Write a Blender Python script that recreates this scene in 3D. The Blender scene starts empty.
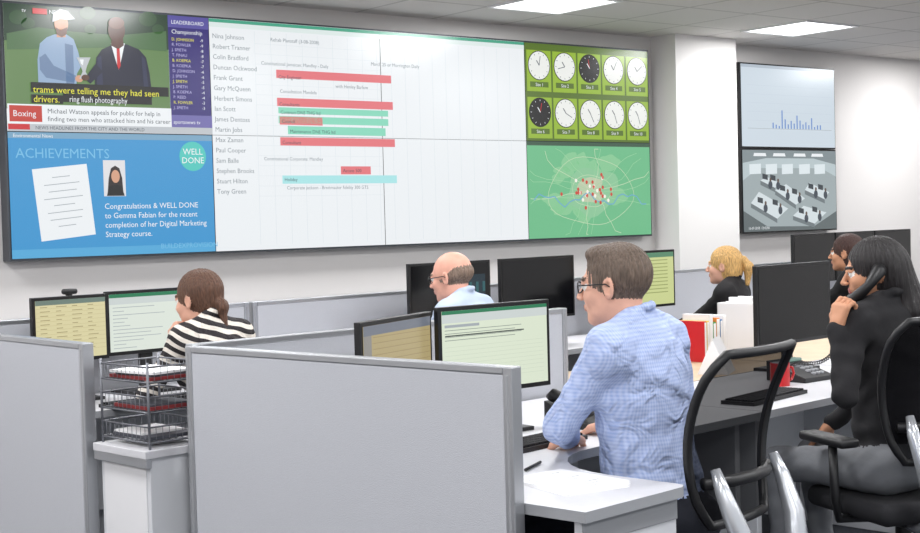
import bpy, math, random
import numpy as np
from mathutils import Matrix, Vector
random.seed(4); np.random.seed(4)
scene=bpy.context.scene
scene.view_settings.view_transform='Standard'
try: scene.view_settings.look='None'
except Exception: pass
# ---------------------------------------------------------------- materials
def lin(c):
    return tuple(((v/255)/12.92 if v/255<=.04045 else ((v/255+.055)/1.055)**2.4) for v in c)
MATS={}
def mat(name,rgb,rough=.6,metal=0,emit=0,bump=0,bscale=200,var=0,vscale=6,alpha=1,trans=0,bstretch=(1,1,1),spec=.5):
    if name in MATS: return MATS[name]
    m=bpy.data.materials.new(name); m.use_nodes=True
    nt=m.node_tree; b=nt.nodes['Principled BSDF']
    col=lin(rgb)+(1,)
    b.inputs['Base Color'].default_value=col
    b.inputs['Roughness'].default_value=rough
    b.inputs['Metallic'].default_value=metal
    b.inputs['Alpha'].default_value=alpha
    b.inputs['Transmission Weight'].default_value=trans
    b.inputs['Specular IOR Level'].default_value=spec
    if emit:
        b.inputs['Base Color'].default_value=(.01,.01,.01,1)
        b.inputs['Emission Color'].default_value=col
        b.inputs['Emission Strength'].default_value=emit
    if bump or var:
        tc=nt.nodes.new('ShaderNodeTexCoord'); mp=nt.nodes.new('ShaderNodeMapping')
        mp.inputs['Scale'].default_value=bstretch
        nt.links.new(tc.outputs['Object'],mp.inputs['Vector'])
    if bump:
        n=nt.nodes.new('ShaderNodeTexNoise'); n.inputs['Scale'].default_value=bscale; n.inputs['Detail'].default_value=4
        bp=nt.nodes.new('ShaderNodeBump'); bp.inputs['Strength'].default_value=bump; bp.inputs['Distance'].default_value=.01
        nt.links.new(mp.outputs[0],n.inputs['Vector']); nt.links.new(n.outputs['Fac'],bp.inputs['Height']); nt.links.new(bp.outputs[0],b.inputs['Normal'])
    if var:
        n=nt.nodes.new('ShaderNodeTexNoise'); n.inputs['Scale'].default_value=vscale; n.inputs['Detail'].default_value=5
        r=nt.nodes.new('ShaderNodeValToRGB')
        r.color_ramp.elements[0].position=.3; r.color_ramp.elements[1].position=.7
        r.color_ramp.elements[0].color=tuple(max(0,c*(1-var)) for c in col[:3])+(1,)
        r.color_ramp.elements[1].color=tuple(min(1,c*(1+var)) for c in col[:3])+(1,)
        nt.links.new(mp.outputs[0],n.inputs['Vector']); nt.links.new(n.outputs['Fac'],r.inputs[0]); nt.links.new(r.outputs[0],b.inputs['Base Color'])
    MATS[name]=m; return m
def S(name,rgb): return mat('scr_'+name,rgb,rough=.25,emit=.95)
def mathn(nt,op,a,b=None,c=None):
    n=nt.nodes.new('ShaderNodeMath'); n.operation=op
    for i,v in enumerate((a,b,c)):
        if v is None: continue
        if isinstance(v,(int,float)): n.inputs[i].default_value=v
        else: nt.links.new(v,n.inputs[i])
    return n.outputs[0]
def pattern_mat(name,c1,c2,kind):
    m=bpy.data.materials.new(name); m.use_nodes=True; nt=m.node_tree; b=nt.nodes['Principled BSDF']
    b.inputs['Roughness'].default_value=.85
    tc=nt.nodes.new('ShaderNodeTexCoord'); sp=nt.nodes.new('ShaderNodeSeparateXYZ')
    nt.links.new(tc.outputs['Object'],sp.inputs[0])
    x,y,z=sp.outputs
    if kind=='check':
        w=2*math.pi/.011
        s1=mathn(nt,'SINE',mathn(nt,'MULTIPLY',mathn(nt,'ADD',x,mathn(nt,'MULTIPLY',y,.9)),w))
        s2=mathn(nt,'SINE',mathn(nt,'MULTIPLY',z,w))
        f=mathn(nt,'MULTIPLY_ADD',mathn(nt,'ADD',s1,s2),.25,.5)
    elif kind=='stripe':
        n=nt.nodes.new('ShaderNodeTexNoise'); n.inputs['Scale'].default_value=5
        nt.links.new(tc.outputs['Object'],n.inputs['Vector'])
        zz=mathn(nt,'ADD',mathn(nt,'MULTIPLY_ADD',n.outputs['Fac'],.06,z),mathn(nt,'MULTIPLY',x,.35))
        s=mathn(nt,'SINE',mathn(nt,'MULTIPLY',zz,2*math.pi/.036))
        f=mathn(nt,'GREATER_THAN',s,.1)
    mx=nt.nodes.new('ShaderNodeMix'); mx.data_type='RGBA'
    mx.inputs[6].default_value=lin(c1)+(1,); mx.inputs[7].default_value=lin(c2)+(1,)
    nt.links.new(f,mx.inputs[0]); nt.links.new(mx.outputs[2],b.inputs['Base Color'])
    n=nt.nodes.new('ShaderNodeTexNoise'); n.inputs['Scale'].default_value=11; n.inputs['Detail'].default_value=2; n.inputs['Distortion'].default_value=1.2
    nt.links.new(tc.outputs['Object'],n.inputs['Vector'])
    bp=nt.nodes.new('ShaderNodeBump'); bp.inputs['Strength'].default_value=.8; bp.inputs['Distance'].default_value=.04
    nt.links.new(n.outputs['Fac'],bp.inputs['Height']); nt.links.new(bp.outputs[0],b.inputs['Normal'])
    MATS[name]=m; return m
M_wall=mat('wall_paint',(216,213,211),.9,bump=.05,bscale=120)
M_col=mat('column_paint',(226,224,222),.9,bump=.05,bscale=120)
M_floor=mat('carpet',(58,60,68),.95,bump=.4,bscale=300,var=.25,vscale=150)
M_fab=mat('partition_fabric',(184,186,192),.95,bump=.25,bscale=500,var=.04,vscale=300)
M_alu=mat('aluminium',(176,178,182),.35,metal=.75)
M_desk=mat('desk_laminate',(204,204,208),.45,var=.02,vscale=40)
M_edge=mat('desk_edging',(150,152,156),.5)
M_panel=mat('white_panel',(212,214,218),.5)
M_wood=mat('beech_laminate',(205,180,150),.5,var=.08,vscale=8)
M_blk=mat('black_plastic',(22,22,24),.45)
M_blk2=mat('black_fabric',(26,26,30),.9,bump=.3,bscale=400)
M_bez=mat('bezel_black',(14,14,16),.35)
M_frame=mat('display_frame',(70,74,80),.4,metal=.4)
M_off=mat('screen_dark',(10,11,14),.12)
M_chrome=mat('chrome',(205,207,212),.15,metal=1)
M_wire=mat('tray_wire',(120,122,128),.4,metal=.5)
M_silver=mat('silver_plastic',(196,199,204),.25,metal=.6)
M_paper=mat('paper',(235,235,236),.8)
M_red=mat('red_glaze',(190,30,35),.3)
M_blue=mat('blue_folder',(50,120,185),.6)
M_white=mat('white_plastic',(228,228,230),.4)
M_mesh=mat('chair_mesh',(16,16,19),.9,alpha=.86,spec=.05)
M_green=mat('green_card',(70,150,80),.7); M_or=mat('orange_card',(220,130,50),.7); M_yel=mat('yellow_card',(225,200,70),.7)
# ---------------------------------------------------------------- mesh builder
class MB:
    def __init__(s): s.v=[];s.f=[];s.m=[];s.sm=[];s.mats=[];s.n=0;s.M=Matrix.Identity(4)
    def mi(s,m):
        if m not in s.mats: s.mats.append(m)
        return s.mats.index(m)
    def add(s,verts,faces,m,smooth=False,M=None):
        T=s.M if M is None else s.M@M
        V=np.asarray(verts,dtype=float).reshape(-1,3)
        A=np.array(T); V=V@A[:3,:3].T+A[:3,3]
        s.v.append(V)
        o=s.n
        s.f.extend([tuple(i+o for i in f) for f in faces]); s.n+=len(V)
        if isinstance(m,(list,np.ndarray)): s.m.extend(m)
        else: s.m.extend([s.mi(m)]*len(faces))
        s.sm.extend([smooth]*len(faces))
    def box(s,x0,x1,y0,y1,z0,z1,m,M=None):
        v=[(x,y,z) for x in (x0,x1) for y in (y0,y1) for z in (z0,z1)]
        f=[(0,1,3,2),(4,6,7,5),(0,4,5,1),(2,3,7,6),(0,2,6,4),(1,5,7,3)]
        s.add(v,f,m,M=M)
    def prism(s,pts,z0,z1,m,me=None):
        n=len(pts); v=[(p[0],p[1],z0) for p in pts]+[(p[0],p[1],z1) for p in pts]
        s.add(v,[tuple(range(n-1,-1,-1)),tuple(range(n,2*n))],m)
        s.add(v,[(i,(i+1)%n,n+(i+1)%n,n+i) for i in range(n)],me or m)
    def tube(s,pts,r,m,seg=8,closed=False,cap=True):
        P=[Vector(p) for p in pts]; n=len(P); R=r if isinstance(r,(list,tuple)) else [r]*n
        v=[];f=[]; up=None
        for i in range(n):
            a=P[(i-1)%n] if (closed or i>0) else P[i]; b=P[(i+1)%n] if (closed or i<n-1) else P[i]
            d=(b-a).normalized()
            if up is None:
                up=d.orthogonal().normalized()
            up=(up-d*up.dot(d)).normalized(); w=d.cross(up)
            for j in range(seg):
                t=2*math.pi*j/seg; v.append(P[i]+(up*math.cos(t)+w*math.sin(t))*R[i])
        for i in range(n if closed else n-1):
            for j in range(seg):
                k=(i+1)%n; f.append((i*seg+j,i*seg+(j+1)%seg,k*seg+(j+1)%seg,k*seg+j))
        if cap and not closed: f+= [tuple(range(seg-1,-1,-1)),tuple((n-1)*seg+j for j in range(seg))]
        s.add([tuple(q) for q in v],f,m,True)
    def cyl(s,c,r,z0,z1,m,seg=20,r2=None):
        r2=r if r2 is None else r2
        v=[(c[0]+r*math.cos(2*math.pi*i/seg),c[1]+r*math.sin(2*math.pi*i/seg),z0) for i in range(seg)]+[(c[0]+r2*math.cos(2*math.pi*i/seg),c[1]+r2*math.sin(2*math.pi*i/seg),z1) for i in range(seg)]
        s.add(v,[(i,(i+1)%seg,seg+(i+1)%seg,seg+i) for i in range(seg)],m,True)
        s.add(v,[tuple(range(seg-1,-1,-1)),tuple(range(seg,2*seg))],m)
    def rbox(s,c,d,r,m,n=4,M=None):
        v=[];f=[];U=24;W=12
        for i in range(W+1):
            ph=-math.pi/2+math.pi*i/W
            for j in range(U):
                th=2*math.pi*j/U
                x,y,z=math.cos(ph)*math.cos(th),math.cos(ph)*math.sin(th),math.sin(ph)
                g=lambda q,D:(math.copysign(D-r,q) if abs(q)>1e-6 else 0)
                v.append((c[0]+g(x,d[0])+x*r,c[1]+g(y,d[1])+y*r,c[2]+g(z,d[2])+z*r))
        for i in range(W):
            for j in range(U): f.append((i*U+j,i*U+(j+1)%U,(i+1)*U+(j+1)%U,(i+1)*U+j))
        f+= [tuple(range(U-1,-1,-1)),tuple(W*U+j for j in range(U))]
        s.add(v,f,m,True,M=M)
    # flat artwork drawn on a vertical face: x right, z up, viewer at -y
    def poly(s,pts,lay,m):
        s.add([(p[0],-lay*.0012,p[1]) for p in pts],[tuple(range(len(pts)))],m)
    def rect(s,x0,z0,x1,z1,lay,m): s.poly([(x0,z0),(x1,z0),(x1,z1),(x0,z1)],lay,m)
    def disc(s,x,z,rx,rz,lay,m,n=24): s.poly([(x+rx*math.cos(2*math.pi*i/n),z+rz*math.sin(2*math.pi*i/n)) for i in range(n)],lay,m)
    def line(s,x0,z0,x1,z1,w,lay,m):
        d=Vector((x1-x0,z1-z0)); L=d.length
        if L<1e-6:return
        p=Vector((-d.y,d.x))/L*w/2
        s.poly([(x0-p.x,z0-p.y),(x1-p.x,z1-p.y),(x1+p.x,z1+p.y),(x0+p.x,z0+p.y)],lay,m)
    def text(s,t,x,z,size,lay,m,align='LEFT',rot=0,sx=1):
        cu=bpy.data.curves.new('t','FONT'); cu.body=t; cu.size=size; cu.align_x=align; cu.resolution_u=2
        o=bpy.data.objects.new('t',cu); scene.collection.objects.link(o)
        dg=bpy.context.evaluated_depsgraph_get(); me=o.evaluated_get(dg).to_mesh()
        c,sn=math.cos(rot),math.sin(rot)
        v=[(x+(p.co.x*c*sx-p.co.y*sn),-lay*.0012,z+(p.co.x*sn*sx+p.co.y*c)) for p in me.vertices]
        f=[tuple(p.vertices) for p in me.polygons]
        if v: s.add(v,f,m)
        o.evaluated_get(dg).to_mesh_clear(); bpy.data.objects.remove(o); bpy.data.curves.remove(cu)
    def finish(s,name,bevel=0):
        V=np.concatenate(s.v); lo=V.min(0); hi=V.max(0)
        o=np.array([(lo[0]+hi[0])/2,(lo[1]+hi[1])/2,lo[2]]); V=V-o
        me=bpy.data.meshes.new(name); me.from_pydata(V.tolist(),[],s.f)
        for m in s.mats: me.materials.append(m)
        me.polygons.foreach_set('material_index',np.array(s.m,dtype=np.int32))
        me.polygons.foreach_set('use_smooth',np.array(s.sm,dtype=bool)); me.update()
        ob=bpy.data.objects.new(name,me); ob.location=o.tolist(); scene.collection.objects.link(ob)
        if bevel:
            md=ob.modifiers.new('bevel','BEVEL'); md.width=bevel; md.segments=2; md.limit_method='ANGLE'; md.angle_limit=math.radians(50)
        return ob
def TR(x,y,z=0,deg=0): return Matrix.Translation((x,y,z))@Matrix.Rotation(math.radians(deg),4,'Z')
R2=math.sqrt(2)
def AB(a,b): return ((a-b)/R2,(a+b)/R2)
MAB=Matrix.Rotation(math.radians(45),4,'Z')   # local x=a (right/away), local y=b (left/away)
TH=math.radians(38.03)
MW=Matrix.Translation((-2.378,7.352,0))@Matrix.Rotation(TH,4,'Z')  # wall frame: x along wall, y into wall
# ---------------------------------------------------------------- room shell
WB=.10; CH=2.79
def shell(name,x0,x1,y0,y1,z0,z1,m):
    f=[(0,1,3,2),(4,6,7,5),(0,4,5,1),(2,3,7,6),(0,2,6,4),(1,5,7,3)]
    me=bpy.data.meshes.new(name)
    W=np.array([(x,y,z) for x in (x0,x1) for y in (y0,y1) for z in (z0,z1)])
    c=np.array([(x0+x1)/2,(y0+y1)/2,z0]); me.from_pydata((W-c).tolist(),[],f); me.materials.append(m)
    o=bpy.data.objects.new(name,me); scene.collection.objects.link(o); o.matrix_world=MW@Matrix.Translation(c.tolist()); return o
shell('wall_back',-5.2,10.2,WB,WB+.2,0,CH,M_wall)
shell('wall_left',-5.2,-5.0,-10,WB,0,CH,M_wall)
shell('wall_right',10.0,10.2,-10,WB,0,CH,M_wall)
shell('floor',-5.2,10.2,-10,WB+.2,-.1,0,M_floor)
shell('column',4.98,5.655,-.15,WB,0,CH,M_col)
# ceiling with tile grid
mc=bpy.data.materials.new('ceiling_tiles'); mc.use_nodes=True; nt=mc.node_tree; bs=nt.nodes['Principled BSDF']; bs.inputs['Roughness'].default_value=.95
tc=nt.nodes.new('ShaderNodeTexCoord'); sp=nt.nodes.new('ShaderNodeSeparateXYZ'); nt.links.new(tc.outputs['Object'],sp.inputs[0])
def gl(o,off):
    f=mathn(nt,'FRACT',mathn(nt,'DIVIDE',mathn(nt,'ADD',o,off),.6))
    return mathn(nt,'LESS_THAN',f,.04)
g=mathn(nt,'MAXIMUM',gl(sp.outputs[0],60.0+2.5-2.9+.6),gl(sp.outputs[1],60.0-4.85+.5))
mx=nt.nodes.new('ShaderNodeMix'); mx.data_type='RGBA'; mx.inputs[6].default_value=lin((212,209,206))+(1,); mx.inputs[7].default_value=lin((184,181,178))+(1,)
nt.links.new(g,mx.inputs[0]); nt.links.new(mx.outputs[2],bs.inputs['Base Color'])
shell('ceiling',-5.2,10.2,-10,WB+.2,CH,CH+.1,mc)
sk=MB(); sk.M=MW; sk.box(-5,10,WB-.015,WB,0,.1,M_white); sk.finish('baseboard_back')
# ceiling light panels
M_lamp=mat('lamp_diffuser',(253,254,255),.5,emit=4)
for k in range(-3,3):
    for m_ in range(0,4):
        s0=3.2+2.4*k; o0=-(.8+2.4*m_)
        if s0<-4.6 or s0>9.6: continue
        b=MB(); b.M=MW
        z=CH
        b.box(s0-.3,s0+.3,o0-.3,o0-.275,z-.012,z,M_white);b.box(s0-.3,s0+.3,o0+.275,o0+.3,z-.012,z,M_white)
        b.box(s0-.3,s0-.275,o0-.275,o0+.275,z-.012,z,M_white);b.box(s0+.275,s0+.3,o0-.275,o0+.275,z-.012,z,M_white)
        b.box(s0-.275,s0+.275,o0-.275,o0+.275,z-.006,z,M_lamp)
        ob=b.finish('ceiling_light_panel')
        l=bpy.data.lights.new('lamp','AREA'); l.shape='SQUARE'; l.size=.54; l.energy=33; l.color=(.99,.99,1)
        lo=bpy.data.objects.new('lamp',l); scene.collection.objects.link(lo)
        lo.parent=ob; lo.location=(0,0,-.004)
        lo.rotation_euler=(0,0,TH)
# ---------------------------------------------------------------- video wall
W4,H2=4.84,1.36; TW,THh=1.21,.68; ZB=1.307
def art(x,y):   # trace of the artwork -> metres on the display surface
    t=(x-5)/(909.6-.407*x); top=3+.0762*(x-5); bot=259-.039*(x-5)
    return (W4*t, H2*(bot-y)/(bot-top))
vw=MB(); vw.M=MW@Matrix.Translation((0,0,ZB))
vw.box(-.010,W4+.010,.004,WB,-.010,H2+.010,M_frame)
for i in range(4):
    for j in range(2):
        vw.box(i*TW+.002,(i+1)*TW-.002,0,.004,j*THh+.002,(j+1)*THh-.002,M_off)
def AP(pts,l,m): vw.poly([art(*p) for p in pts],l,m)
def AR(x0,y0,x1,y1,l,m):
    a=art(x0,(y0+y1)/2); b2=art(x1,(y0+y1)/2); zt=art((x0+x1)/2,y0)[1]; zb=art((x0+x1)/2,y1)[1]
    vw.rect(a[0],zb,b2[0],zt,l,m)
def AT(t,x,y,px,l,m,align='LEFT',sx=1):
    p=art(x,y); q=art(x,y-px); vw.text(t,p[0],p[1],(q[1]-p[1])*1.35,l,m,align,sx=sx)
def AE(x,y,rx,ry,l,m): AP([(x+rx*math.cos(a*math.pi/12),y+ry*math.sin(a*math.pi/12)) for a in range(24,0,-1)],l,m)
e=.0025
c_w=S('white',(238,242,245)); c_txt=S('text',(70,80,90)); c_txl=S('text_light',(128,138,146)); c_g=S('grass',(98,132,78)); c_gd=S('trees',(40,66,46)); c_gm=S('hill',(76,112,70))
c_pur=S('purple',(50,40,118)); c_pl=S('lilac',(190,185,230)); c_blk=S('black',(12,12,14)); c_yel=S('yellow',(240,235,60)); c_red=S('red',(205,40,45))
c_sh=S('polo',(150,175,205)); c_shd=S('polod',(112,136,170)); c_skin=S('skinl',(214,160,130)); c_skd=S('skind',(88,54,40)); c_navy=S('navy',(24,28,52)); c_nav2=S('navy2',(40,46,76)); c_silver=S('silver',(190,195,200)); c_cap=S('cap',(205,210,220))
c_ach=S('ach',(58,150,208)); c_ach2=S('ach2',(120,190,228)); c_teal=S('teal',(80,200,190)); c_gtx=S('gridtx',(164,172,178)); c_grid=S('grid',(220,228,233)); c_hdr=S('hdr',(70,165,135))
c_bar=S('bar',(228,116,122)); c_bart=S('bart',(134,216,188)); c_barc=S('barc',(170,230,232)); c_lime=S('lime',(150,184,50)); c_limd=S('limed',(86,114,34)); c_face=S('clock',(238,240,236)); c_map=S('map',(112,190,140)); c_map2=S('map2',(138,202,152)); c_road=S('road',(160,212,166)); c_road2=S('roadw',(196,220,184)); c_city=S('city',(190,204,172)); c_dr=S('dot',(206,74,60)); c_dw=S('dotw',(250,245,235)); c_riv=S('river',(110,170,205))
# news tile
vw.rect(e,THh+e,TW-e,H2-e,1,c_w)
xs=.785*TW
vw.rect(e,THh+.12,xs,H2-e,2,c_g); vw.rect(e,H2-.20,xs,H2-e,3,c_gd)
AP([(8,34),(40,28),(70,32),(120,36),(168,32),(168,52),(120,48),(8,50)],4,c_gm)
for (x,y,r) in [(20,18,9),(30,24,7),(90,14,8),(150,20,9),(160,30,6),(92,30,6)]: AE(x,y,r,r*.8,4,S('tree2',(52,84,52)))
AP([(38,90),(38,60),(41,44),(48,38),(56,35),(68,35),(75,40),(79,52),(82,66),(77,74),(76,90)],5,c_sh)
AP([(66,44),(74,46),(74,90),(66,90)],6,c_shd)
AP([(40,58),(46,54),(54,66),(76,76),(74,83),(46,78),(40,70)],6,c_shd); AE(79,79,4,3.5,7,c_skin)
AP([(58,30),(67,30),(67,38),(58,38)],6,c_skin)
AE(63,25,7,9,6,c_skin); AP([(54,23),(55,14),(62,10),(70,12),(77,20),(70,21),(62,20)],7,c_cap); AP([(57,28),(62,31),(69,28),(68,35),(63,38),(58,35)],7,S('beard',(110,72,54)))
AP([(94,98),(95,74),(97,58),(103,50),(112,46),(128,45),(140,50),(147,58),(150,74),(152,98)],5,c_navy)
AP([(98,58),(102,56),(103,96),(96,96)],6,c_nav2); AP([(142,56),(146,60),(149,96),(144,96)],6,c_nav2)
AP([(112,44),(126,44),(122,60),(119,70),(116,60)],6,c_w); AP([(117.5,49),(120.5,49),(121,66),(119,70),(117.5,66)],7,c_red)
AP([(113,38),(124,38),(125,46),(119,50),(112,46)],7,c_skd); AE(118,31,8.5,12,8,c_skd); AE(118,24,8,6,9,S('skd2',(112,72,54)))
AP([(96,64),(103,72),(90,84),(84,79)],8,c_navy); AE(85,78,4,3,9,c_skd)
AP([(77,58),(91,58),(87,67),(85.5,72),(89,79),(79,79),(82.5,72),(81,67)],8,c_silver); AP([(80,60),(84,60),(83,66),(81,64)],9,c_w)
vw.rect(xs,THh+.11,TW-e,H2-e,3,c_pur); vw.rect(xs,H2-.07,TW-e,H2-e,4,S('pur2',(90,84,160)))
vw.text('LEADERBOARD',xs+.02,H2-.05,.03,5,c_w)
vw.text('Championship',xs+.02,H2-.105,.034,5,c_w)
for i in range(14):
    z=H2-.145-i*.030
    vw.text(random.choice(['J. SPIETH','D. JOHNSON','R. FOWLER','B. KOEPKA','P. REED','T. FINAU']),xs+.02,z,.024,4,c_pl if i%4 else c_yel); vw.text('-'+str(9-i//2),TW-.06,z,.024,4,c_w)
AR(30,85,168,94.5,9,c_blk); AR(30,95,62,103.5,9,c_blk)
AT('trams were telling me they had seen',32,92.5,7,10,c_yel,sx=.98)
AT('drivers.',32,102,7,10,c_yel,sx=.95)
AR(62,95,151,103.5,8,c_blk); AT('ring flush photography',68,102,6.3,10,c_w,sx=.8)
vw.rect(e,THh+e,xs,THh+.146,10,c_w)
vw.rect(.012,THh+.052,.19,THh+.138,11,S('brick',(196,58,44))); vw.text('Boxing',.03,THh+.08,.046,12,c_w)
vw.text('Michael Watson appeals for public for help in',.22,THh+.100,.036,11,c_txt); vw.text('finding two men who attacked him and his career',.22,THh+.058,.036,11,c_txt)
vw.rect(e,THh+e,TW-e,THh+.040,11,c_silver); vw.rect(e,THh+.01,.12,THh+.040,12,c_red)
vw.text('NEWS HEADLINES FROM THE CITY AND THE WORLD',.15,THh+.013,.026,12,c_txt)
vw.rect(xs,THh+.040,TW-e,THh+.11,10,S('pur3',(110,104,170))); vw.text('sportsnews tv',xs+.01,THh+.06,.03,12,c_w)
vw.text('tv',.10,H2-.045,.03,8,c_w); vw.rect(.16,H2-.05,.24,H2-.02,7,c_red); vw.text('NEWS',.25,H2-.045,.03,8,c_w)
# achievements tile
vw.rect(e,e,TW-e,THh-e,1,c_ach)
vw.rect(e,THh-.035,TW-e,THh-e,2,S('achtop',(120,165,195)))
vw.text('Environmental News',.03,THh-.030,.026,3,c_w)
vw.rect(e,e,TW-e,.05,2,S('ach3',(84,170,218)))
vw.text('ACHIEVEMENTS',.04,.54,.075,3,c_ach2)
c_,s_=math.cos(.1),math.sin(.1)
def rr(x,z): return (.30+x*c_-z*s_, .30+x*s_+z*c_)
vw.poly([rr(-.155,-.195),rr(.155,-.195),rr(.155,.195),rr(-.155,.195)],3,c_w)
for i in range(8):
    hw=(.05,.10,.08,.11,.06,.10,.09,.05)[i]; p=rr(-hw,.14-i*.038); q=rr(hw,.14-i*.038); vw.line(*p,*q,.004,4,c_gtx)
vw.rect(.53,.33,.66,.53,3,S('photo',(225,225,228)))
vw.poly([(.55,.335),(.56,.43),(.575,.485),(.60,.50),(.625,.485),(.64,.43),(.645,.335)],4,S('hairb',(40,30,30))); vw.disc(.60,.44,.025,.036,5,c_skin); vw.poly([(.545,.332),(.65,.332),(.635,.385),(.605,.395),(.56,.385)],6,c_blk)
for i,t in enumerate(['Congratulations & WELL DONE','to Gemma Fabian for the recent','completion of her Digital Marketing','Strategy course.']): vw.text(t,.53,.26-i*.052,.044,4,c_w,sx=.98)
vw.disc(1.08,.555,.085,.085,3,c_teal); vw.text('WELL',1.08,.565,.05,4,c_w,'CENTER'); vw.text('DONE',1.08,.515,.05,4,c_w,'CENTER')
vw.text('BUILDEXPROVISION',.86,.03,.04,4,c_ach2)
# planning chart over four tiles
for i in (1,2):
    for j in (0,1): vw.rect(i*TW+e,j*THh+e*.5,(i+1)*TW-e*(.7 if i==1 else 1),(j+1)*THh-e*.5,1,c_w)
vw.rect(TW+e,H2-.022,TW*3-e,H2-e,2,c_hdr)
vw.rect(TW+e,H2-.05,TW*3-e,H2-.024,2,S('rib0',(224,236,234)))
names=['Nina Johnson','Robert Tranner','Colin Bradford','Duncan Ockwood','Frank Grant','Gary McQueen','Herbert Simons','Ian Scott','James Dentoss','Martin Jobs','Max Zaman','Paul Cooper','Sam Balle','Stephen Brooks','Stuart Hilton','Tony Green']
for i,nm in enumerate(names): vw.text(nm,TW+.02,H2-.115-i*.0605,.039,3,S('name',(130,140,148)))
for i in range(19): vw.rect(TW+.30+i*.11,.03,TW+.3025+i*.11,H2-.06,2,c_grid)
for i in range(1,17): vw.rect(TW+.30,H2-.072-i*.0605,TW*2,H2-.0705-i*.0605,2,c_grid)
def bar(x0,x1,y,h,m,t=None):
    AR(x0,y-h/2,x1,y+h/2,4,m)
    if t: AT(t,x0+2,y+1.8,3.6,5,c_txt)
bar(277,392,77,8,c_bar,'City Engineer'); bar(277,393,104,8,c_bar,'Consultants'); bar(278,388,112,6,c_bart,'Contract DNS THG ltd'); bar(278,388,121,7,c_bart); bar(279,322,121,8,c_bar,'Council'); bar(287,385,131,8,c_bart,'Maintenance DNS THG ltd')
bar(279,394,142,8,c_bar,'Consultant'); bar(339,369,170,8,c_bar,'Access 500'); bar(280,395,179,8,c_barc,'Holiday')
for (x,y,t) in [(262,65,'Constitutional Jamaican: Mandley - Daily'),(280,93,'Consultation Mandela'),(372,66,'March 25 or Morrington Daily'),(336,88,'with Henley Barlow'),(262,160,'Constitutional Corporate: Mandley'),(284,189,'Corporate jackson - Brettmaster fidelity 300 GTS')]: AT(t,x,y,3.6,5,c_txl)
AT('Rehab Planstaff (3-08-2008)',272,42,3.8,5,c_txl)
# clocks tile
x0=3*TW; vw.rect(x0+e,THh+e,W4-e,H2-e,1,c_limd)
for r in range(2):
    for c in range(5):
        cx=x0+.13+c*.24; w=.112
        zc=THh+.495-r*.325
        vw.rect(cx-w,zc-.15,cx+w,zc+.135,2,c_lime)
        dark=(r==0 and c==2) or (r==1 and c==0)
        vw.disc(cx,zc+.03,.103,.103,3,c_blk); vw.disc(cx,zc+.03,.097,.097,4,c_blk if dark else c_face)
        hm=c_w if dark else c_txt
        for k in range(12):
            an=k*math.pi/6; vw.line(cx+.078*math.cos(an),zc+.03+.078*math.sin(an),cx+.088*math.cos(an),zc+.03+.088*math.sin(an),.004,5,hm)
        an=random.random()*6.28; vw.line(cx,zc+.03,cx+.066*math.cos(an),zc+.03+.066*math.sin(an),.005,5,c_red if dark else hm)
        an=2.2; vw.line(cx,zc+.03,cx+.042*math.cos(an),zc+.03+.042*math.sin(an),.007,6,hm)
        vw.rect(cx-.085,zc-.12,cx+.085,zc-.083,3,c_limd); vw.text('Site '+str(r*5+c+1),cx,zc-.114,.032,4,c_w,'CENTER')
# map tile
vw.rect(x0+e,e,W4-e,THh-e,1,c_map); vw.rect(x0+e,THh-.03,W4-e,THh-e,2,S('bar2',(60,90,70)))
def blob(cx,cz,rx,rz,l,m,n=26,am=.25):
    ph=[random.random()*6.28 for _ in range(4)]
    vw.poly([(cx+rx*math.cos(t)*(1+am*sum(math.sin((k+2)*t+ph[k]) for k in range(4))/3),cz+rz*math.sin(t)*(1+am*sum(math.cos((k+2)*t+ph[k]) for k in range(4))/3)) for t in [2*math.pi*i/n for i in range(n)]],l,m)
for i in range(16): blob(x0+.12+random.random()*.95,.08+random.random()*.5,.05+.06*random.random(),.03+.05*random.random(),2,c_map2)
blob(x0+.62,.33,.26,.17,3,S('urban',(142,200,156)))
blob(x0+.60,.34,.13,.09,4,c_city)
for k in range(18):
    an=k*math.pi/9+.2; px,pz=x0+.60,.33
    for q in range(6):
        nx=px+.1*math.cos(an)*1.15; nz=pz+.065*math.sin(an); nx=min(max(nx,x0+.02),W4-.02); nz=min(max(nz,.02),THh-.05)
        vw.line(px,pz,nx,nz,.0035 if k%3 else .0045,5,c_road if k%3 else c_road2); px,pz=nx,nz; an+=random.uniform(-.4,.4)
for ra in (.15,.32):
    pr=None
    for k in range(37):
        t=k*math.pi/18; p=(x0+.6+ra*1.3*math.cos(t)*(1+.07*math.sin(3*t+ra*9)),.33+ra*.75*math.sin(t)*(1+.05*math.sin(4*t)))
        if pr: vw.line(*pr,*p,.004,5,c_road2)
        pr=p
pr=None
for k in range(24):
    p=(x0+.05+k*.048,.27+.035*math.sin(k*.75)+.02*math.sin(k*1.9))
    if pr: vw.line(*pr,*p,.008,6,c_riv)
    pr=p
for k in range(34): blob(x0+.6+random.gauss(0,.1),.34+random.gauss(0,.06),.012,.014,7,c_dr if k%3 else c_dw,8,.0)
vw.finish('video_wall')
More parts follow.
